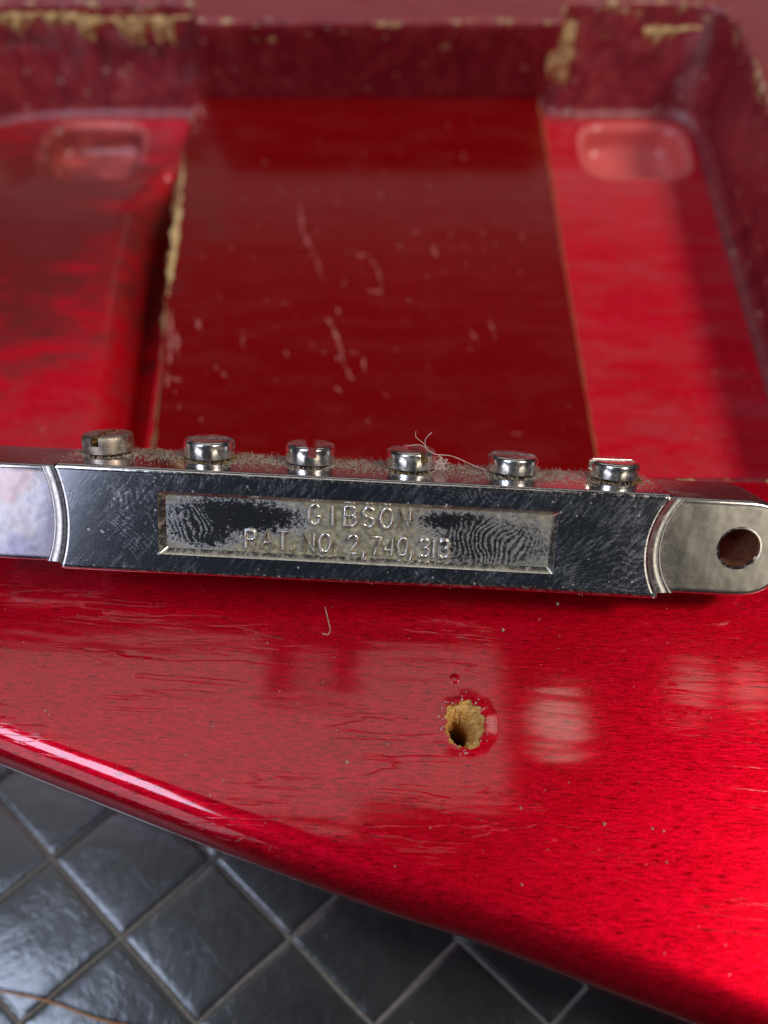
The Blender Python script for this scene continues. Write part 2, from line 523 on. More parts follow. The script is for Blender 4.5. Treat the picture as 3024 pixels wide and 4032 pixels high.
def edge_chrome(name, dust=0.3, rough=0.08, tint=(0.74, 0.72, 0.70), scale=2.0, grime=GRIME):
    m = Mat(name)
    n = m.noise(m.mm, scale, 5, 0.7)
    return chrome_base(m, m.math('MULTIPLY', m.step(n, 0.44, 0.78), dust), rough, tint, grime)
M_SIDE = edge_chrome('chrome_side', 0.30, 0.05, (0.70, 0.68, 0.68))
M_LETTER = edge_chrome('raised_letter_chrome', 0.65, 0.20, (0.90, 0.87, 0.80), 2.0, ((0.42, 0.38, 0.28), (0.62, 0.57, 0.45), (0.76, 0.72, 0.60)))
RUST = ((0.10, 0.05, 0.015), (0.30, 0.19, 0.07), (0.55, 0.45, 0.25))
M_SCREW = edge_chrome('nickel_screw', 0.28, 0.13, (0.88, 0.86, 0.82), 1.1, ((0.20, 0.12, 0.04), (0.42, 0.32, 0.15), (0.62, 0.55, 0.38)))
M_SCREW_DULL = edge_chrome('tarnished_screw', 0.75, 0.34, (0.56, 0.48, 0.40), 1.3, ((0.16, 0.10, 0.06), (0.36, 0.28, 0.20), (0.55, 0.48, 0.38)))
M_SLOTDIRT = wood_mat('slot_dirt', ((0.10, 0.05, 0.01), (0.28, 0.16, 0.04), (0.40, 0.26, 0.10)))

def vinyl():
    m = Mat('black_vinyl')
    a = m.noise(m.mm, 0.12, 4, 0.55, 0.3)
    b = m.noise(m.mm, 1.6, 4, 0.6)
    w = m.math('ABSOLUTE', m.math('SUBTRACT', m.noise(m.rot(m.vmul(m.mm, (1, 1, 1)), 20), 0.16, 4, 0.6, 0.8), 0.5))
    crease = m.math('SUBTRACT', 1.0, m.step(w, 0.0, 0.03))
    c = m.ramp(a, (0.3, (0.006, 0.0065, 0.0065)), (0.7, (0.014, 0.015, 0.015)))
    sp = m.math('SUBTRACT', 1.0, m.step(m.voro(m.mm, 0.28), 0.02, 0.07))
    c = m.mix(m.math('MULTIPLY', sp, 0.4), c, (0.25, 0.23, 0.2))
    h = m.math('SUBTRACT', m.math('ADD', a, m.math('MULTIPLY', b, 0.08)), m.math('MULTIPLY', crease, 0.05))
    m.set(Base_Color=c, Roughness=m.mixf(a, 0.30, 0.42), Specular_IOR_Level=0.4, Coat_Weight=1.0, Coat_Roughness=0.16, Coat_IOR=1.5,
          Normal=m.bump(h, 0.5, 0.35), Coat_Normal=m.bump(h, 0.5, 0.25))
    return m.m
M_VINYL = vinyl()
M_SEAM = plain('vinyl_seam', (0.16, 0.155, 0.14), 0.75)

# ------------------------------------------------------------------ work pad (quilted black vinyl)
PAD_Z = -38.0
bm = bmesh.new()
v = loop(bm, [(-260, -200, PAD_Z - 0.16), (260, -200, PAD_Z - 0.16), (260, 320, PAD_Z - 0.16), (-260, 320, PAD_Z - 0.16)])
bm.faces.new(v)
pad = link('work_pad', bm, M_VINYL, None, 0, kind='structure')
qa, qb = Vector((11.05, -9.55)), Vector((11.25, 9.45))
q0 = Vector((-34.7, -2.0))

def pillow_mesh():
    bm = bmesh.new()
    N = 14
    grid = {}
    for i in range(N + 1):
        for j in range(N + 1):
            s, t = i / N * 2 - 1, j / N * 2 - 1
            s = math.copysign(1 - (1 - abs(s)) ** 2.2, s); t = math.copysign(1 - (1 - abs(t)) ** 2.2, t)
            k = 0.975
            p = qa * (s * 0.5 * k) + qb * (t * 0.5 * k)
            h = (1 - abs(s) ** 30) * (1 - abs(t) ** 30)
            h = max(0, h) ** 0.6
            grid[i, j] = bm.verts.new((p.x, p.y, -0.16 + 0.10 * h + 0.06 * (1 - s * s) * (1 - t * t)))
    for i in range(N):
        for j in range(N):
            bm.faces.new((grid[i, j], grid[i + 1, j], grid[i + 1, j + 1], grid[i, j + 1]))
    return bm
first = None
for i in range(-5, 8):
    for j in range(-5, 6):
        c = q0 + qa * (i + 0.5) + qb * (j + 0.5)
        if c.y > 14 - 0.36 * (c.x + 40) + 22 or c.y < -32 or c.x < -75 or c.x > 62:
            continue
        if first is None:
            first = link('quilt_panel', pillow_mesh(), M_VINYL, pad, 60)
            o = first
        else:
            o = first.copy(); COL.objects.link(o); o.parent = pad
        o.location = (c.x * S, c.y * S, PAD_Z * S)
        o.rotation_euler = (random.uniform(-0.008, 0.008), random.uniform(-0.008, 0.008), 0)
# stitched cords lying in the seams
def seam(p, q):
    bm = bmesh.new()
    pts = []
    n = 24
    for k in range(n + 1):
        u = k / n
        c = Vector(p).lerp(Vector(q), u)
        pts.append((c.x + random.uniform(-.09, .09), c.y + random.uniform(-.09, .09), PAD_Z - 0.14 + random.uniform(-.05, .05)))
    tube(bm, pts, 0.27, 8)
    return bm
for j in range(-2, 5):
    link('seam_cord', seam(q0 + qb * j - qa * 4, q0 + qb * j + qa * 5), M_SEAM, pad, 60)
for i in range(-3, 6):
    link('seam_cord', seam(q0 + qa * i - qb * 4, q0 + qa * i + qb * 5), M_SEAM, pad, 60)

# ------------------------------------------------------------------ guitar body
body = empty('electric_guitar', (0, 0, 0))
tag(body, 'candy red electric guitar body with routed cavity lying on black quilted pad', 'guitar')

edge_pts = [(-170, 66), (-120, 45.5), (-80, 29.5), (-46.7, 16.75), (-38.9, 13.9), (-28.9, 10.4), (-14.6, 5.45), (-0.02, 0.75),
            (8.5, -1.70), (18.6, -5.10), (27.0, -7.95), (33.2, -10.2), (70, -24.0), (120, -44)]
edge = [tuple(p)[:2] for p in catmull([(x, y, 0) for x, y in edge_pts], 6)]
outline = subdiv([(120, -40), (160, 40), (160, 240), (-170, 240)][1:] + edge, 400)
outline = edge + [(160, 40), (160, 240), (-170, 240)]                     # counter-clockwise

R = 3.6
def body_ring(d, z):
    return at_z(offset(outline, d), z)
rings = [body_ring(R + 0.5, 0.0)]
for k in range(7):
    a = math.pi / 2 * k / 6
    rings.append(body_ring(R * (1 - math.sin(a)), -R * (1 - math.cos(a))))
# rings[0] keeps the flat top flat, the last is the widest line
rings.append(body_ring(0.0, -34))
rings.append(body_ring(2.0, -37.4))

# cavity: rim loop and floor loop with matching points
FLOOR = -17.0
def far_profile(ycen, yside, xl, xr, xL, xR, ynear):
    return [(xR, ynear), (xR, yside), (xr, yside), (xr - 1.4, ycen), (xl + 1.4, ycen), (xl, yside), (xL, yside), (xL, ynear)]
rim_c = far_profile(138.6, 144.4, -33.6, 32.2, -86.5, 62.0, 45.2)
flo_c = far_profile(140.6, 137.6, -35.2, 32.4, -85.0, 60.3, 46.5)
rad = [6, 9, 1.2, 1.0, 1.0, 1.2, 26, 6]
nseg = [10, 6, 3, 10, 3, 6, 10, 8]
def cav_loop(c):
    r = rounded(c, rad, 6)
    out = []
    n = len(r)
    for i in range(n):
        p, q = Vector(r[i]), Vector(r[(i + 1) % n])
        k = 1
        if i % 7 == 6:
            k = nseg[i // 7] * 3
        for j in range(k):
            out.append(tuple(p.lerp(q, j / k)))
    return out
rim2 = cav_loop(rim_c)
flo2 = cav_loop(flo_c)

# screw hole, ragged
HC = Vector((8.05, 17.35))
NH = 64
def hole_ring(rx, ry, z, jag, cx=HC.x, cy=HC.y, seed=0):
    out = []
    for k in range(NH):
        a = 2 * math.pi * k / NH
        j = mnoise.noise(Vector((math.cos(a) * 1.7 + seed, math.sin(a) * 1.7, 3.1))) * jag + \
            mnoise.noise(Vector((math.cos(a) * 5 + seed, math.sin(a) * 5, 1.1))) * jag * 0.8 + mnoise.noise(Vector((math.cos(a) * 11 + seed, math.sin(a) * 11, 2.1))) * jag * 0.35
        out.append((cx + math.cos(a) * (rx + j), cy + math.sin(a) * (ry + j), z))
    return out

bm = bmesh.new()
ls = loft(bm, rings, True, True)
rimring = at_z(rim2, 0.0)
rim_l = loop(bm, rimring)
guard = loop(bm, hole_ring(3.5, 3.7, 0.0, 0.2))
dome = [loop(bm, hole_ring(3.3, 3.5, 0.0, 0.2)), loop(bm, hole_ring(2.55, 2.8, 0.035, 0.3, seed=2)), loop(bm, hole_ring(2.08, 2.3, 0.05, 0.52))]
fill(bm, [ls[0], rim_l, guard])
bridge_loops(bm, guard, dome[0])
bridge_loops(bm, dome[0], dome[1]); bridge_loops(bm, dome[1], dome[2])
# lacquer thickness at the lip
lip = loop(bm, [(p[0] + (HC.x - p[0]) * 0.02, p[1] + (HC.y - p[1]) * 0.02, -0.16) for p in hole_ring(2.08, 2.3, 0.05, 0.52)])
bridge_loops(bm, dome[2], lip)
bmesh.ops.recalc_face_normals(bm, faces=bm.faces)
link('body_top', bm, M_TOP, body, 40)

# walls
bm = bmesh.new()
start = [Vector((*p, -1.0)) for p in offset(rim2, 1.0)]
rows = []
for k in range(0, 4):
    a = math.pi / 2 * k / 4
    rows.append(at_z(offset(rim2, 1.0 * math.sin(a)), -1.0 * (1 - math.cos(a))))
NR = 9
for k in range(NR + 1):
    u = k / NR
    row = []
    for p, q in zip(start, flo2):
        c = p.lerp(Vector((*q, FLOOR)), u)
        amp = 0.55 * math.sin(math.pi * min(1, u * 1.05)) if c.y > 120 else 0.1 * math.sin(math.pi * u)
        nz = mnoise.noise(c * 0.35) * amp * 1.3 + mnoise.noise(c * 0.9) * amp * 0.7
        c = c + Vector((0, nz, 0))
        row.append(tuple(c))
    rows.append(row)
FR = 2.2
rows = rows[:-1]
for k in range(0, 6):
    a = math.pi / 2 * k / 5
    rows.append(at_z(offset(flo2, FR * (1 - math.cos(a))), FLOOR + FR * (1 - math.sin(a))))
ls = loft(bm, rows)
link('cavity_wall', bm, M_WALL, body, 50)

# floor with two pockets and an added channel that makes a shadow strip
def pill(cx, cy, hx, hy, r, n=6):
    return rounded([(cx - hx, cy - hy), (cx + hx, cy - hy), (cx + hx, cy + hy), (cx - hx, cy + hy)], r, n)
pockets = [pill(-54.2, 126.6, 10.2, 8.4, 6.5, 8), pill(46.6, 126.4, 10.4, 8.2, 6.5, 8)]
chan = rounded([(-44.5, 50.0), (-34.4, 50.0), (-36.4, 123.5), (-41.0, 121.5), (-46.6, 112.0), (-46.8, 96.0)], [1, 0.6, 0.8, 4, 6, 6], 5)
bm = bmesh.new()
fl = loop(bm, at_z(offset(flo2, FR), FLOOR))
pl = [loop(bm, at_z(p, FLOOR)) for p in pockets]
cl = loop(bm, at_z(chan, FLOOR))
fill(bm, [fl, cl] + pl)
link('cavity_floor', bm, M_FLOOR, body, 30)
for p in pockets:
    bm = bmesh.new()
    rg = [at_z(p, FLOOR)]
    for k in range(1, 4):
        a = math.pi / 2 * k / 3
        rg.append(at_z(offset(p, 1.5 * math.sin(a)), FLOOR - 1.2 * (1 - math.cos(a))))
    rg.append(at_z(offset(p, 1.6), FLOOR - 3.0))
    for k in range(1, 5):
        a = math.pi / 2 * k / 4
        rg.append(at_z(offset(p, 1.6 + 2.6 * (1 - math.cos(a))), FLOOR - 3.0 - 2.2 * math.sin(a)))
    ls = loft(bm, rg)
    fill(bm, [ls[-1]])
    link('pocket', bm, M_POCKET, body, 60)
bm = bmesh.new()
def chan_ring(d, z):
    return [(x + (q[0] - x) * (1 if x < -38.5 else 0.12), y + (q[1] - y), z) for (x, y), q in zip(chan, offset(chan, d))]
rg = [chan_ring(0, FLOOR)]
for k in range(1, 6):
    a = math.pi / 2 * k / 5
    rg.append(chan_ring(3.6 * math.sin(a), FLOOR - 5.0 * (1 - math.cos(a))))
rg.append(chan_ring(4.0, FLOOR - 12.0))
ls = loft(bm, rg)
fill(bm, [ls[-1]])
link('shade_channel', bm, M_FLOOR, body, 40)  # added recess in place of the soft shadow beside the tenon

# neck tenon block
BT = -15.5
tl = [(-32.9, 46.0), (30.6, 46.0), (30.0, 100.0), (29.9, 140.9), (-33.9, 140.9), (-36.0, 137.5), (-36.9, 124.0), (-35.7, 94.0), (-33.8, 71.0)]
tsub = subdiv(tl, 2.2)
def wob(poly, amp, seed):
    return [(p[0] + mnoise.noise(Vector((p[0] * .5, p[1] * .45, seed))) * amp * (1 if p[0] < -20 else 0.25), p[1]) for p in poly]
tw = wob(tsub, 0.8, 4)
bm = bmesh.new()
ls = loft(bm, [at_z(offset(tw, 0.30), BT), at_z(offset(tw, 0.20), BT - 0.05)], True, True)
fill(bm, [ls[0]])
tenon = link('neck_tenon', bm, M_TENON, body, 20)
bm = bmesh.new()
loft(bm, [at_z(offset(tw, 0.20), BT - 0.05), at_z(offset(wob(tsub, 1.2, 9), -0.25), BT - 0.8), at_z(offset(tsub, -0.3), FLOOR - 18.5)], True, True)
link('worn_edge', bm, M_WORN, tenon, 50)

# scratches and scuffs on the tenon
def ribbon(pts, w, z):
    bm = bmesh.new()
    pts = catmull([(x, y, z) for x, y in pts], 6)
    for p in pts[1:-1]:
        p.x += random.gauss(0, 0.12); p.y += random.gauss(0, 0.10)
    n = len(pts)
    a, b = [], []
    for i, p in enumerate(pts):
        t = pts[min(i + 1, n - 1)] - pts[max(i - 1, 0)]
        t.normalize()
        nrm = Vector((-t.y, t.x, 0))
        ww = w * random.uniform(0.15, 1.2) * (0.2 + 0.6 * math.sin(math.pi * i / (n - 1)))
        a.append(bm.verts.new(p + nrm * ww)); b.append(bm.verts.new(p - nrm * ww))
        p.z += 0.0
    bridge_loops(bm, b, a, False)
    return bm
SC = [([(-14.6, 111.5), (-14.4, 108), (-13.8, 103.6), (-11.6, 98), (-9.8, 92.4)], 0.26),
      ([(-9.2, 84.2), (-8.4, 83.0), (-7.0, 78.8), (-6.3, 75.7)], 0.42),
      ([(-6.2, 75.2), (-5.3, 72.9), (-4.6, 72.0)], 0.3), ([(-3.0, 73.6), (-3.3, 76.4)], 0.28), ([(-5.4, 77.5), (-4.0, 77.2)], 0.22), ([(-7.6, 86.6), (-7.0, 85.0)], 0.2),
      ([(-2.4, 97.4), (-1.0, 94.5), (-0.3, 89.0)], 0.25), ([(-4.6, 98.2), (-2.3, 97.8)], 0.3),
      ([(-2.6, 90.2), (-0.4, 89.9)], 0.5), ([(-22.2, 82.0), (-21.9, 78.2)], 0.22),
      ([(-7.2, 70.8), (-6.4, 69.6)], 0.3), ([(-24.8, 73.6), (-23.8, 72.9)], 0.25),
      ([(8.2, 100.3), (8.7, 97.6)], 0.35), ([(16.6, 84.2), (17.2, 81.5)], 0.35), ([(13.4, 82.0), (14.4, 80.0)], 0.25),
      ([(18.4, 62.4), (20.2, 62.2)], 0.2), ([(-29.8, 84.3), (-28.6, 81.2)], 0.4), ([(-32.6, 82.0), (-31.6, 76.5)], 0.45)]
EDGE = [([(-35.9, 113.0), (-35.6, 108.0), (-35.3, 101.0), (-35.1, 95.0), (-34.8, 89.0)], 0.55), ([(-36.4, 121), (-36.1, 117), (-36.0, 113.5)], 0.3)]
scuffs = []
for _ in range(55):
    x, y = random.uniform(-32, 28), random.uniform(60, 128)
    a_ = random.gauss(1.9, 0.7)
    ln = random.uniform(0.3, 1.8)
    scuffs.append(([(x, y), (x + math.cos(a_) * ln * .5 + random.gauss(0, .15), y + math.sin(a_) * ln * .5), (x + math.cos(a_) * ln, y + math.sin(a_) * ln)], random.uniform(0.05, 0.22)))
for pts, w in EDGE:
    link('bare_edge', ribbon(pts, w * 1.6, BT + 0.03), M_SPLINT, tenon, 0)
SC += [([(-35.6, 139.2), (-35.2, 136.6), (-34.2, 134.4)], 0.9), ([(-36.2, 137.0), (-36.0, 132.0)], 0.7), ([(-34.6, 133.2), (-35.4, 129.0)], 0.4),
       ([(-34.0, 86.0), (-33.4, 80.0), (-32.9, 75.0)], 0.55), ([(-33.0, 74.0), (-32.4, 70.6)], 0.5), ([(-32.2, 72.4), (-30.4, 71.9)], 0.25), ([(-33.6, 80.4), (-31.8, 77.4)], 0.3)]
for pts, w in SC + scuffs:
    link('scratch', ribbon(pts, w, BT + 0.02), M_SCRATCH, tenon, 0)

# bare splintered wood along the far rim: torn strips with a ragged lower edge
def torn(x0, x1, y, ztop, zlow, seed, gap=0.0, nx=70, nz=9):
    bm = bmesh.new()
    cols = []
    for i in range(nx + 1):
        x = x0 + (x1 - x0) * i / nx
        d = mnoise.noise(Vector((x * 0.22, seed, 0))) * 0.9 + mnoise.noise(Vector((x * 0.7, seed, 5))) * 0.6
        zl = ztop - max(0.05, (ztop - zlow) * (0.55 + d - gap))
        col = []
        for k in range(nz + 1):
            u = k / nz
            z = ztop + (zl - ztop) * u
            q = Vector((x, z, seed))
            dy = 0.7 * math.sin(math.pi * (0.15 + 0.85 * u)) + mnoise.noise(q * 0.8) * 0.7 + mnoise.noise(q * 2.1) * 0.4
            col.append(bm.verts.new((x + mnoise.noise(q * 1.7) * 0.3, y - max(-0.5, dy), z)))
        cols.append(col)
    for a, b in zip(cols, cols[1:]):
        for k in range(nz):
            bm.faces.new((a[k], a[k + 1], b[k + 1], b[k]))
    return bm
link('splintered_wood', torn(-72, -52, 140.9, -0.2, -4.6, 2.0, 0.1), M_SPLINT, body, 60)
link('splintered_wood', torn(-54, -33.9, 140.3, -0.6, -7.5, 7.3, 0.0), M_SPLINT, body, 60)
link('splintered_wood', torn(-32.5, -18, 139.0, -1.6, -6.0, 4.1, 0.1, 50), M_SPLINT, body, 60)
link('splintered_wood', torn(-8, 16, 139.2, -2.2, -4.6, 9.2, 0.45, 60), M_SPLINT, body, 60)
link('splintered_wood', torn(29.9, 34.0, 139.2, -0.8, -14, 1.4, -0.45, 16, 16), M_SPLINT, body, 60)
link('splintered_wood', torn(46, 56, 139.8, -2.0, -6.5, 6.6, 0.3, 40), M_SPLINT, body, 60)

# raw wood inside the screw hole
bm = bmesh.new()
rg = [[(p[0] + (HC.x - p[0]) * 0.02, p[1] + (HC.y - p[1]) * 0.02, -0.12) for p in hole_ring(2.08, 2.3, 0.05, 0.52)]]
def mixring(cx, cy, rx, ry, z, jag, seed, zj=0.0):
    r = hole_ring(rx, ry, z, jag, cx, cy, seed)
    return [(x, y, zz + mnoise.noise(Vector((x * 2.2, y * 2.2, seed))) * zj) for x, y, zz in r]
rg.append(mixring(8.0, 17.3, 1.92, 2.1, -0.55, 0.30, 1, 0.25))
rg.append(mixring(7.9, 17.15, 1.68, 1.8, -1.0, 0.34, 3, 0.45))
rg.append(mixring(7.75, 16.9, 1.40, 1.5, -1.55, 0.40, 5, 0.6))
rg.append(mixring(7.65, 16.8, 1.18, 1.3, -2.4, 0.32, 6, 0.4))
rg.append(mixring(7.6, 16.75, 1.05, 1.15, -4.5, 0.2, 7))
rg.append(mixring(7.6, 16.75, 1.0, 1.05, -12, 0.05, 8))
ls = loft(bm, rg)
fill(bm, [ls[-1]])
link('screw_hole', bm, M_WOOD, body, 25)
# flakes of lacquer around the hole
bm = bmesh.new()
for _ in range(46):
    a = random.uniform(0, 2 * math.pi)
    r = 2.25 + abs(random.gauss(0, 0.35))
    crumb(bm, (HC.x + math.cos(a) * r * 0.95, HC.y + math.sin(a) * r * 1.03, 0.12), random.uniform(0.05, 0.15), 0.5)
link('lacquer_flakes', bm, M_CHIP, body, 0, kind='stuff')
# small dent blister above the hole
bm = bmesh.new()
DC = (7.25, 21.9)
rg = []
for k in range(6):
    a = math.pi / 2 * k / 5
    rg.append([(DC[0] + math.cos(t) * 0.5 * math.cos(a), DC[1] + math.sin(t) * 0.55 * math.cos(a), 0.002 + 0.06 * math.sin(a))
               for t in [2 * math.pi * i / 20 for i in range(20)]])
loft(bm, rg[:-1])
link('lacquer_blister', bm, M_TOP, body, 60)

# ------------------------------------------------------------------ bridge (upside down)
ROLL, TILT = math.radians(-2.95), math.radians(16.0)
right = Vector((1, 0, 0))
fwd = Vector((0, math.cos(PITCH), -math.sin(PITCH)))
upv = Vector((0, math.sin(PITCH), math.cos(PITCH)))
def camv(a, b, c):
    return right * a + upv * b - fwd * c
ex = camv(math.cos(ROLL), math.sin(ROLL), 0)
e2c = Vector((0, math.cos(TILT), math.sin(TILT)))
ey = camv(-math.sin(ROLL) * e2c.y, math.cos(ROLL) * e2c.y, e2c.z)
ez = ex.cross(ey)
br = empty('guitar_bridge')
org = Vector((-2.65, 33.8, 9.6)) * S
br.matrix_world = Matrix(((ex.x, ey.x, ez.x, org.x), (ex.y, ey.y, ez.y, org.y), (ex.z, ey.z, ez.z, org.z), (0, 0, 0, 1)))
tag(br, 'chrome guitar bridge lying upside down with six slotted screws and embossed patent number', 'guitar bridge')

T = 9.2
HX, HR = 38.2, 9.15
YB = 5.5
def end_arc(sign, r, ytop, n=14):
    out = []
    xtra = 0.0 if sign > 0 else 6.0            # the left end is cut to a flatter curve
    r = r + xtra
    a0 = math.asin(ytop / r)
    for k in range(n + 1):
        a = -a0 + 2 * a0 * k / n
        out.append((sign * (HX + xtra - math.cos(a) * r), math.sin(a) * r))
    return out
def face_outline(y, r):
    rt = end_arc(1, r, y)                    # from bottom to top, right end
    lt = end_arc(-1, r, y)[::-1]             # from top to bottom, left end
    out = rt + lt
    n = len(out)
    rads = [0] * n
    for i in (0, 14, 15, 29): rads[i] = 0.9
    # round the four corners
    res = []
    for i, p in enumerate(out):
        if rads[i]:
            p0, p1, p2 = Vector(out[i - 1]), Vector(p), Vector(out[(i + 1) % n])
            a = (p0 - p1).normalized() * min(0.75, (p0 - p1).length * 0.9); b = (p2 - p1).normalized() * min(0.75, (p2 - p1).length * 0.9)
            for k in range(6):
                u = k / 5
                res.append(tuple((p1 + a) * (1 - u) ** 2 + p1 * 2 * u * (1 - u) + (p1 + b) * u * u))
        else:
            res.append(p)
    return res
fo = subdiv(face_outline(YB, HR), 2.5)
def edge_w(p):
    lo = 1.0 - min(1, max(0, (p[1] + YB + 0.6) / 1.2))
    mid = math.exp(-((p[0] - 14.0) / 14.0) ** 2)
    return 1.0 + lo * (0.35 + 1.1 * mid)
inner = []
for p, q in zip(fo, offset(fo, 0.55)):
    w = edge_w(p)
    inner.append((p[0] + (q[0] - p[0]), p[1] + (q[1] - p[1]) * w))
RX, RY = 19.7, 3.25
rec_o = rounded([(-RX, -RY), (RX, -RY), (RX, RY), (-RX, RY)], 0.25, 3)
rec_i = rounded([(-RX + .62, -RY + .5), (RX - .45, -RY + .5), (RX - .45, RY - .5), (-RX + .62, RY - .5)], 0.3, 3)
RD = -0.62
bm = bmesh.new()
l0 = loop(bm, at_z(inner, 0.0))
l1 = loop(bm, at_z(rec_o, 0.0))
fill(bm, [l0, l1])
link('face_plate', bm, M_FACE, br, 20)
bm = bmesh.new()
loft(bm, [at_z(offset(rec_o, -0.06), 0.0), at_z(offset(rec_o, 0.04), -0.07), at_z(offset(rec_i, -0.05), RD + 0.05), at_z(rec_i, RD)])
link('recess_bevel', bm, edge_chrome('recess_bevel_chrome', 0.42, 0.16, (0.60, 0.57, 0.50)), br, 60)
bm = bmesh.new()
l0 = loop(bm, at_z(rec_i, RD))
fill(bm, [l0])
recess = link('recess_panel', bm, M_RECESS, br, 20)

# sides of the bar with a soft front edge
bm = bmesh.new()
rg = []
for k in range(8):
    a = math.pi / 2 * k / 7
    rg.append([(p[0] + (q[0] - p[0]) * (1 - math.sin(a)), p[1] + (q[1] - p[1]) * (1 - math.sin(a)), -0.5 * edge_w(p) * (1 - math.cos(a))) for p, q in zip(fo, inner)])
rg.append(at_z(fo, -T + 0.5))
rg.append(at_z(offset(fo, 0.5), -T))
ls = loft(bm, rg, True, True)
fill(bm, [ls[-1]], (0, 0, -1))
link('bridge_bar', bm, M_SIDE, br, 40)

# ears
def ear_outline(sign):
    y = YB - 0.45
    xe = HX + 5.0
    p = [(24.0, -y), (xe, -y), (xe, y), (24.0, y)]
    p = rounded(p, [0, 4.6, 4.6, 0], 9)
    if sign < 0:
        p = [(-a, b) for a, b in p][::-1]
    return p
EZ = -0.95
for sg in (1, -1):
    eo = ear_outline(sg)
    circ = [(sg * HX + 2.07 * math.cos(2 * math.pi * k / 40), 0.15 + 2.07 * math.sin(2 * math.pi * k / 40)) for k in range(40)]
    bm = bmesh.new()
    rg = [at_z(offset(eo, 0.75), EZ)]
    for k in range(5):
        a = math.pi / 2 * k / 4
        rg.append(at_z(offset(eo, 0.5 * (1 - math.sin(a))), EZ - 0.5 * (1 - math.cos(a))))
    rg.append(at_z(eo, -T + 0.35))
    ls = loft(bm, rg, True, True)
    hl = loop(bm, at_z(circ, EZ))
    fill(bm, [ls[0], hl])
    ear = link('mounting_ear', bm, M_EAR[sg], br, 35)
    # chamfer and bore of the post hole
    bm = bmesh.new()
    c2 = lambda r, z: [(sg * HX + r * math.cos(2 * math.pi * k / 40), 0.15 + r * math.sin(2 * math.pi * k / 40), z) for k in range(40)]
    loft(bm, [c2(2.25, EZ + 0.012), c2(2.07, EZ + 0.03), c2(1.95, EZ - 0.18)])
    link('hole_chamfer', bm, M_SIDE, ear, 60)
    bm = bmesh.new()
    ls = loft(bm, [c2(1.95, EZ - 0.18), c2(1.93, -T + 0.2)])
    link('post_hole', bm, M_BLACK, ear, 60)
    # fillet between the bar's concave end and the ear, and the turned lip beyond it
    bm = bmesh.new()
    yy = YB - 0.55
    def strip(r0, z0, r1, z1, n=24):
        A = end_arc(sg, r0, yy, n); B = end_arc(sg, r1, yy, n)
        return [(p[0], p[1], z0) for p in A], [(p[0], p[1], z1) for p in B]
    prof = [(HR + 0.05, -0.30), (HR - 0.12, -0.58), (HR - 0.35, -0.78), (HR - 0.75, -0.88), (HR - 1.15, -0.905), (HR - 1.25, -0.885), (HR - 1.33, -0.91), (HR - 1.45, EZ - 0.02)]
    rows = [[(p[0], p[1], z) for p in end_arc(sg, r, yy, 24)] for r, z in prof]
    loft(bm, rows, False, sg > 0)
    link('turned_step', bm, edge_chrome('step_chrome_%s' % ('a' if sg > 0 else 'b'), 0.30, 0.22, (0.84, 0.83, 0.82), 1.2), ear, 60)

# lettering
def arc(cx, cy, rx, ry, a0, a1, n=10):
    return [(cx + rx * math.cos(math.radians(a0 + (a1 - a0) * k / n)), cy + ry * math.sin(math.radians(a0 + (a1 - a0) * k / n))) for k in range(n + 1)]
GL = {
    'G': [arc(.5, .5, .48, .5, 52, 360, 18)[:-2] + [(.98, .42), (.62, .42)]],
    'I': [[(.5, 0), (.5, 1)]],
    'B': [[(.05, 0), (.05, 1), (.55, 1)] + arc(.6, .76, .32, .24, 90, -90, 8) + [(.05, .52)], [(.55, .52)] + arc(.6, .26, .38, .26, 90, -90, 8) + [(.05, 0)]],
    'S': [arc(.5, .75, .42, .25, 25, 260, 10) + arc(.5, .25, .45, .25, 85, -155, 10)],
    'O': [arc(.5, .5, .48, .5, 0, 360, 24)],
    'N': [[(.05, 0), (.05, 1), (.95, 0), (.95, 1)]],
    'P': [[(.05, 0), (.05, 1), (.55, 1)] + arc(.6, .74, .36, .26, 90, -90, 8) + [(.05, .48)]],
    'A': [[(0, 0), (.5, 1), (1, 0)], [(.2, .34), (.8, .34)]],
    'T': [[(.5, 0), (.5, 1)], [(0, 1), (1, 1)]],
    '2': [arc(.5, .72, .42, .28, 165, -25, 9) + [(.08, 0), (.95, 0)]],
    '7': [[(.05, 1), (.95, 1), (.4, 0)]],
    '4': [[(.75, 0), (.75, 1), (.05, .3), (1, .3)]],
    '0': [arc(.5, .5, .42, .5, 0, 360, 22)],
    '3': [arc(.45, .75, .42, .25, 150, -90, 10) + arc(.45, .26, .48, .26, 90, -150, 10)],
    '1': [[(.5, 0), (.5, 1)]],
    '.': [[(.5, 0.02), (.52, .10)]],
    ',': [[(.55, .12), (.5, 0), (.3, -.2)]],
}
def letter(ch, x0, w, y0, h):
    bm = bmesh.new()
    for st in GL[ch]:
        pts = [(x0 + a * w, y0 + b * h, RD + 0.13) for a, b in st]
        tube(bm, pts, 0.19 if ch not in '.,' else 0.24, 8)
    link('letter', bm, M_LETTER, recess, 60)
for ch, x0 in zip('GIBSON', (-4.9, -3.1, -1.35, 0.45, 2.25, 4.05)):
    letter(ch, x0, 1.22, 0.55, 1.98)
L2 = [('P', -11.15, 1.05), ('A', -9.6, 1.15), ('T', -7.95, 1.1), ('.', -6.75, 0.6), ('N', -5.35, 1.15), ('O', -3.75, 1.15), ('.', -2.4, 0.6),
      ('2', -0.95, 1.1), (',', 0.5, 0.6), ('7', 1.35, 1.1), ('4', 2.68, 1.15), ('0', 4.08, 1.05), (',', 5.25, 0.6), ('3', 6.3, 1.0), ('1', 7.45, 0.6), ('3', 8.25, 1.05)]
for ch, x0, w in L2:
    letter(ch, x0, w, -2.28, 1.85)

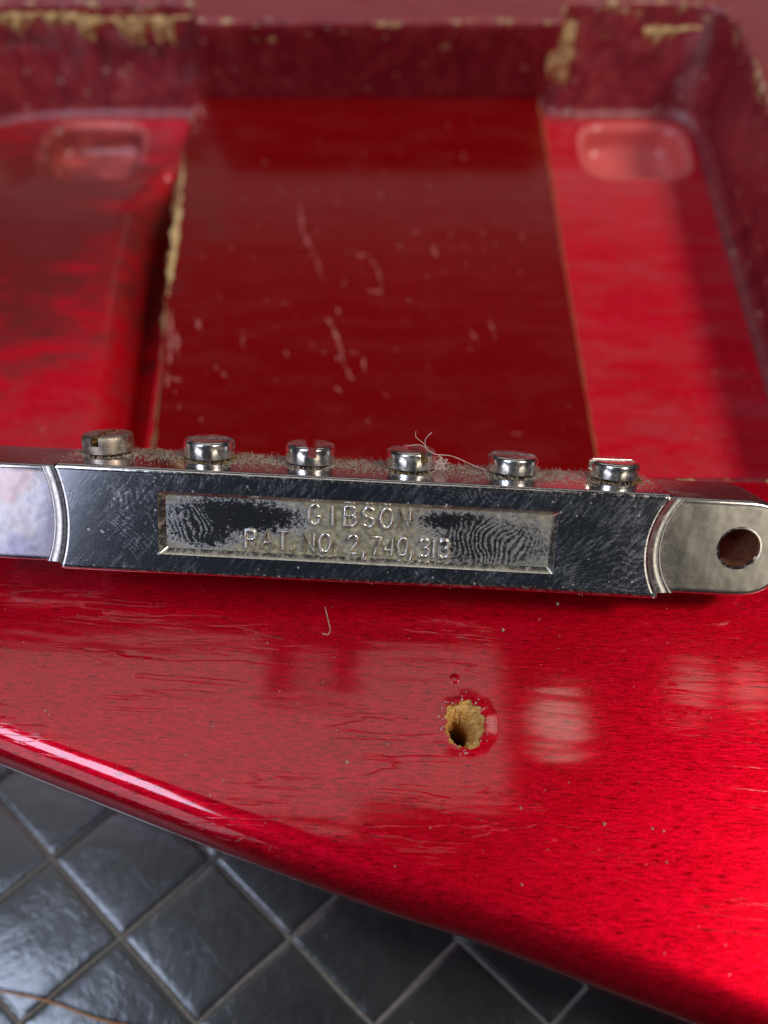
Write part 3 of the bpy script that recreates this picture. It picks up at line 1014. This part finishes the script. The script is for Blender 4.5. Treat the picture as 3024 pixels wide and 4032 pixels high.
# intonation screws on the far side
def screw_mesh(R0, L, slot_deg, slot_w, slot_d, seed):
    bm = bmesh.new()
    n = 36
    base = L - slot_d
    def circ(r, h):
        return [(r * math.cos(2 * math.pi * k / n), h, r * math.sin(2 * math.pi * k / n)) for k in range(n)]
    ls = loft(bm, [circ(R0 - 0.25, 0.0), circ(R0, 0.14), circ(R0, base)], True, False)
    bm.faces.new(ls[0]); bm.faces.new(ls[-1])
    sw = slot_w / 2
    for s in (1, -1):
        def seg(r, h):
            a0 = math.asin(min(0.99, (sw + (R0 - r) * 0.15) / r))
            return [(r * math.cos(a0 + (math.pi - 2 * a0) * k / 18), h, s * r * math.sin(a0 + (math.pi - 2 * a0) * k / 18)) for k in range(19)]
        l = loft(bm, [seg(R0, base), seg(R0, L - 0.38), seg(R0 - 0.1, L - 0.16), seg(R0 - 0.32, L - 0.03), seg(R0 - 0.55, L)], True)
        bm.faces.new(l[-1]); bm.faces.new(l[0])
    bmesh.ops.recalc_face_normals(bm, faces=bm.faces)
    bmesh.ops.rotate(bm, cent=(0, 0, 0), matrix=Matrix.Rotation(math.radians(slot_deg), 3, 'Y'), verts=bm.verts)
    return bm
slots = [80, 4, 100, 120, -6, 8]
ZS = -5.9
for i in range(6):
    x = -26.4 + 10.5 * i
    m_ = M_SCREW_DULL if i == 0 else M_SCREW
    L = (2.0, 1.95, 2.0, 2.0, 1.85, 1.75)[i]
    bm = screw_mesh(2.58, L, slots[i], 0.86, 1.05, i)
    lift = 0.14 + (0.08 if i in (4, 5) else 0.0)
    bmesh.ops.rotate(bm, cent=(0, 0, 0), matrix=Matrix.Rotation(math.radians((3.0, 0.5, -0.5, 1.5, -1.0, -0.5)[i]), 3, 'Z'), verts=bm.verts)
    bmesh.ops.translate(bm, vec=(x, YB + lift, ZS), verts=bm.verts)
    sc = link('intonation_screw', bm, m_, br, 35)
    bm = bmesh.new()
    tube(bm, [(x, 1.0, ZS), (x, YB + lift + 0.1, ZS)], 1.5, 20)
    link('shank', bm, M_SLOTDIRT, sc, 60)
    if i in (0, 3):
        bm = bmesh.new()
        d = Matrix.Rotation(math.radians(slots[i]), 3, 'Y') @ Vector((1, 0, 0))
        for _ in range(60):
            u = random.uniform(-2.45, 2.45)
            hmax = 0.75 if i == 0 else 0.15
            crumb(bm, Vector((x, YB + lift + L - 1.0 + random.uniform(0, hmax), ZS)) + d * u + Vector((random.uniform(-.3, .3), 0, random.uniform(-.1, .1))), random.uniform(0.15, 0.32))
        link('slot_dirt', bm, M_SLOTDIRT, sc, 0, kind='stuff')
    bm = bmesh.new()
    for _ in range(70):
        a_ = random.uniform(0, 2 * math.pi)
        if random.random() < 0.4: a_ = random.gauss(0.3, 0.5)
        rr_ = 2.55 + abs(random.gauss(0, 0.22))
        crumb(bm, (x + math.cos(a_) * rr_, YB + 0.05, ZS + math.sin(a_) * rr_), random.uniform(0.06, 0.2))
    link('base_grime', bm, M_SLOTDIRT if i % 2 else M_FUZZ, sc, 0, kind='stuff')
    # saddle on the hidden side (the bridge rests on these)
    bm = bmesh.new()
    yv = Vector((0, 0, 0))
    a = [(x - 2.2, -2.6, -T + 0.2), (x + 2.2, -2.6, -T + 0.2), (x + 2.2, 2.6, -T + 0.2), (x - 2.2, 2.6, -T + 0.2)]
    b = [(x - 2.0, -0.3, -T - 4.6), (x + 2.0, -0.3, -T - 4.6), (x + 2.0, 0.4, -T - 4.6), (x - 2.0, 0.4, -T - 4.6)]
    ls = loft(bm, [a, b], True, True)
    bm.faces.new(ls[1][::-1])
    link('saddle', bm, M_SIDE, br, 20)

# felted dust along the screw line
bm = bmesh.new()
for _ in range(2600):
    x = random.uniform(-29.5, 29)
    z = -6.2 + random.gauss(0, 1.8)
    if z < -T + 0.2 or z > -1.0: continue
    if x > 27.5 and random.random() < 0.5: continue
    near = min(abs(x - (-26.4 + 10.5 * i)) for i in range(6))
    p = Vector((x, YB + 0.01, z))
    ln = random.uniform(0.15, 0.55)
    d = Vector((random.gauss(0, 0.8), abs(random.gauss(0.35, 0.35)), random.gauss(0, 0.8))).normalized()
    q = p + d * ln * 0.5 + Vector((random.gauss(0, .05), 0, random.gauss(0, .05)))
    e = p + d * ln + Vector((random.gauss(0, .15), random.gauss(0, .08), random.gauss(0, .15)))
    e.y = max(e.y, YB + 0.02)
    tube(bm, [p, q, e], random.uniform(0.012, 0.024), 3, False)
for _ in range(2600):
    x = random.uniform(-30, 30)
    z = -6.2 + random.gauss(0, 2.0)
    if z < -T + 0.1 or z > -0.8: continue
    crumb(bm, (x, YB + 0.03, z), random.uniform(0.03, 0.10))
link('dust_fuzz', bm, M_FUZZ, br, 0, kind='stuff')
# grit stuck to the face
bm = bmesh.new()
for _ in range(170):
    x, y = random.uniform(-29, 29), random.uniform(-5.4, 5.4)
    z = 0.02
    if abs(x) < RX and abs(y) < RY: z = RD + 0.02
    crumb(bm, (x, y, z), random.uniform(0.03, 0.09), 0.6)
for x, y, r in ((-19.9, 4.55, .20), (-20.0, 4.2, .13), (-9.5, 5.25, .14), (8.6, 3.35, .16), (13.6, 3.6, .10), (19.8, 3.2, .2), (21.4, 2.9, .14), (18.9, 4.2, .16), (22.6, 4.3, .16), (20.9, -4.6, .14), (12.0, -4.7, .16), (-7.7, -5.0, .13)):
    crumb(bm, (x, y, 0.05), r, 0.6)
link('face_grit', bm, M_DUST, br, 0, kind='stuff')

# ------------------------------------------------------------------ lint, hair, crumbs
bw = br.matrix_world.copy()
def bl(x, y, z):
    p = bw @ (Vector((x, y, z)) * S)
    return tuple(p / S)
def strand(name, pts, r, label, cat, mat=M_LINT, group=None):
    bm = bmesh.new()
    tube(bm, catmull(pts, 8), r, 5)
    return link(name, bm, mat, None, 60, label, cat, group)
xs3, xs4 = -26.4 + 10.5 * 3, -26.4 + 10.5 * 4
strand('lint_strand', [bl(xs3 - 0.6, YB + 2.65, ZS + 1.6), bl(xs3 + 0.8, YB + 2.85, ZS + 1.9), bl(xs3 + 2.2, YB + 2.1, ZS + 2.2), bl(xs3 + 4.0, YB + 1.9, ZS + 1.9), bl(xs3 + 6.2, YB + 1.0, ZS + 1.4), bl(xs4 - 2.7, YB + 0.35, ZS + 0.8)],
       0.035, 'long pale lint strand stretched between the fourth and fifth bridge screws', 'lint')
bm = bmesh.new()
for _ in range(9):
    pts = [bl(xs3 + 2.9 + random.gauss(0, .45), YB + 0.9 + random.gauss(0, .5), ZS + 1.6 + random.gauss(0, .5)) for _ in range(6)]
    tube(bm, catmull(pts, 5), 0.028, 4)
link('lint_tuft', bm, M_LINT, None, 60, 'tangled pale lint tuft on the right side of the fourth screw', 'lint')
strand('lint_strand', [bl(xs3 + 1.6, YB + 2.4, ZS + 1.0), bl(xs3 + 1.0, YB + 3.0, ZS + 1.2), bl(xs3 + 0.3, YB + 3.5, ZS + 1.0), bl(xs3 + 0.25, YB + 4.1, ZS + 1.0)],
       0.03, 'short pale lint fibre standing up behind the fourth screw slot, left of two', 'lint')
strand('lint_strand', [bl(xs3 + 1.3, YB + 2.5, ZS + 0.6), bl(xs3 + 1.3, YB + 3.3, ZS + 0.7), bl(xs3 + 1.9, YB + 4.0, ZS + 0.6)],
       0.03, 'short pale lint fibre standing up behind the fourth screw slot, right of two', 'lint')
strand('lint_strand', [(-6.3, 29.6, 0.25), (-6.0, 28.4, 0.12), (-5.7, 27.2, 0.1), (-5.9, 26.6, 0.08), (-6.5, 26.7, 0.1)],
       0.032, 'short curled fibre on red lacquer just below the bridge lettering', 'lint')
strand('hair', [(-56, -7.2, PAD_Z + 0.9), (-48, -8.1, PAD_Z + 0.75), (-42, -9.2, PAD_Z + 0.6), (-36, -10.9, PAD_Z + 0.7), (-30, -11.9, PAD_Z + 0.7), (-22, -12.6, PAD_Z + 0.7)],
       0.13, 'thin tan hair lying across the black quilted pad in the bottom corner', 'hair', M_WORN)

bm = bmesh.new()
def on_top(x, y):
    e = 0.0
    for (x0, y0), (x1, y1) in zip(edge_pts, edge_pts[1:]):
        if x0 <= x <= x1:
            e = y0 + (y1 - y0) * (x - x0) / (x1 - x0)
    return y > e + 3.6
n = 0
while n < 230:
    x, y = random.uniform(-46, 46), random.uniform(-8, 34)
    if not on_top(x, y) or (Vector((x, y)) - HC).length < 2.8: continue
    r = 0.03 + 0.05 * random.random() ** 2
    if random.random() < 0.10: r = random.uniform(0.09, 0.17)
    crumb(bm, (x, y, r * 0.5), r, 0.8)
    n += 1
for x, y, r in ((-34, 18.6, .2), (-33.6, 18.2, .13), (-10.6, 20.6, .13), (-8.7, 19.3, .12), (-3.6, 13.6, .22), (18.7, 30.0, .25), (12.6, 27.1, .24), (-15.5, 11.9, .2), (13.0, 9.4, .2), (20.7, 8.0, .2), (25.2, 7.6, .14), (26.2, 7.4, .14)):
    crumb(bm, (x, y, r * 0.5), r, 0.8)
link('dust_specks', bm, M_DUST, None, 0, 'scattered pale dust specks on the red lacquer', 'dust', None, 'stuff')
bm = bmesh.new()
for _ in range(80):
    x, y = random.uniform(-58, 57), random.uniform(62, 136)
    z = FLOOR
    if -36 < x < 29.5: z = BT
    if -48 < x < -33: continue
    if x < -36 and not 60 < y < 106: continue
    if y > 115 and not (-34 < x < 29): continue
    r = random.uniform(0.05, 0.22)
    crumb(bm, (x, y, z + r * 0.4), r, 0.6)
link('cavity_crumbs', bm, M_DUST, None, 0, 'small pale crumbs scattered in the red cavity', 'dust', None, 'stuff')
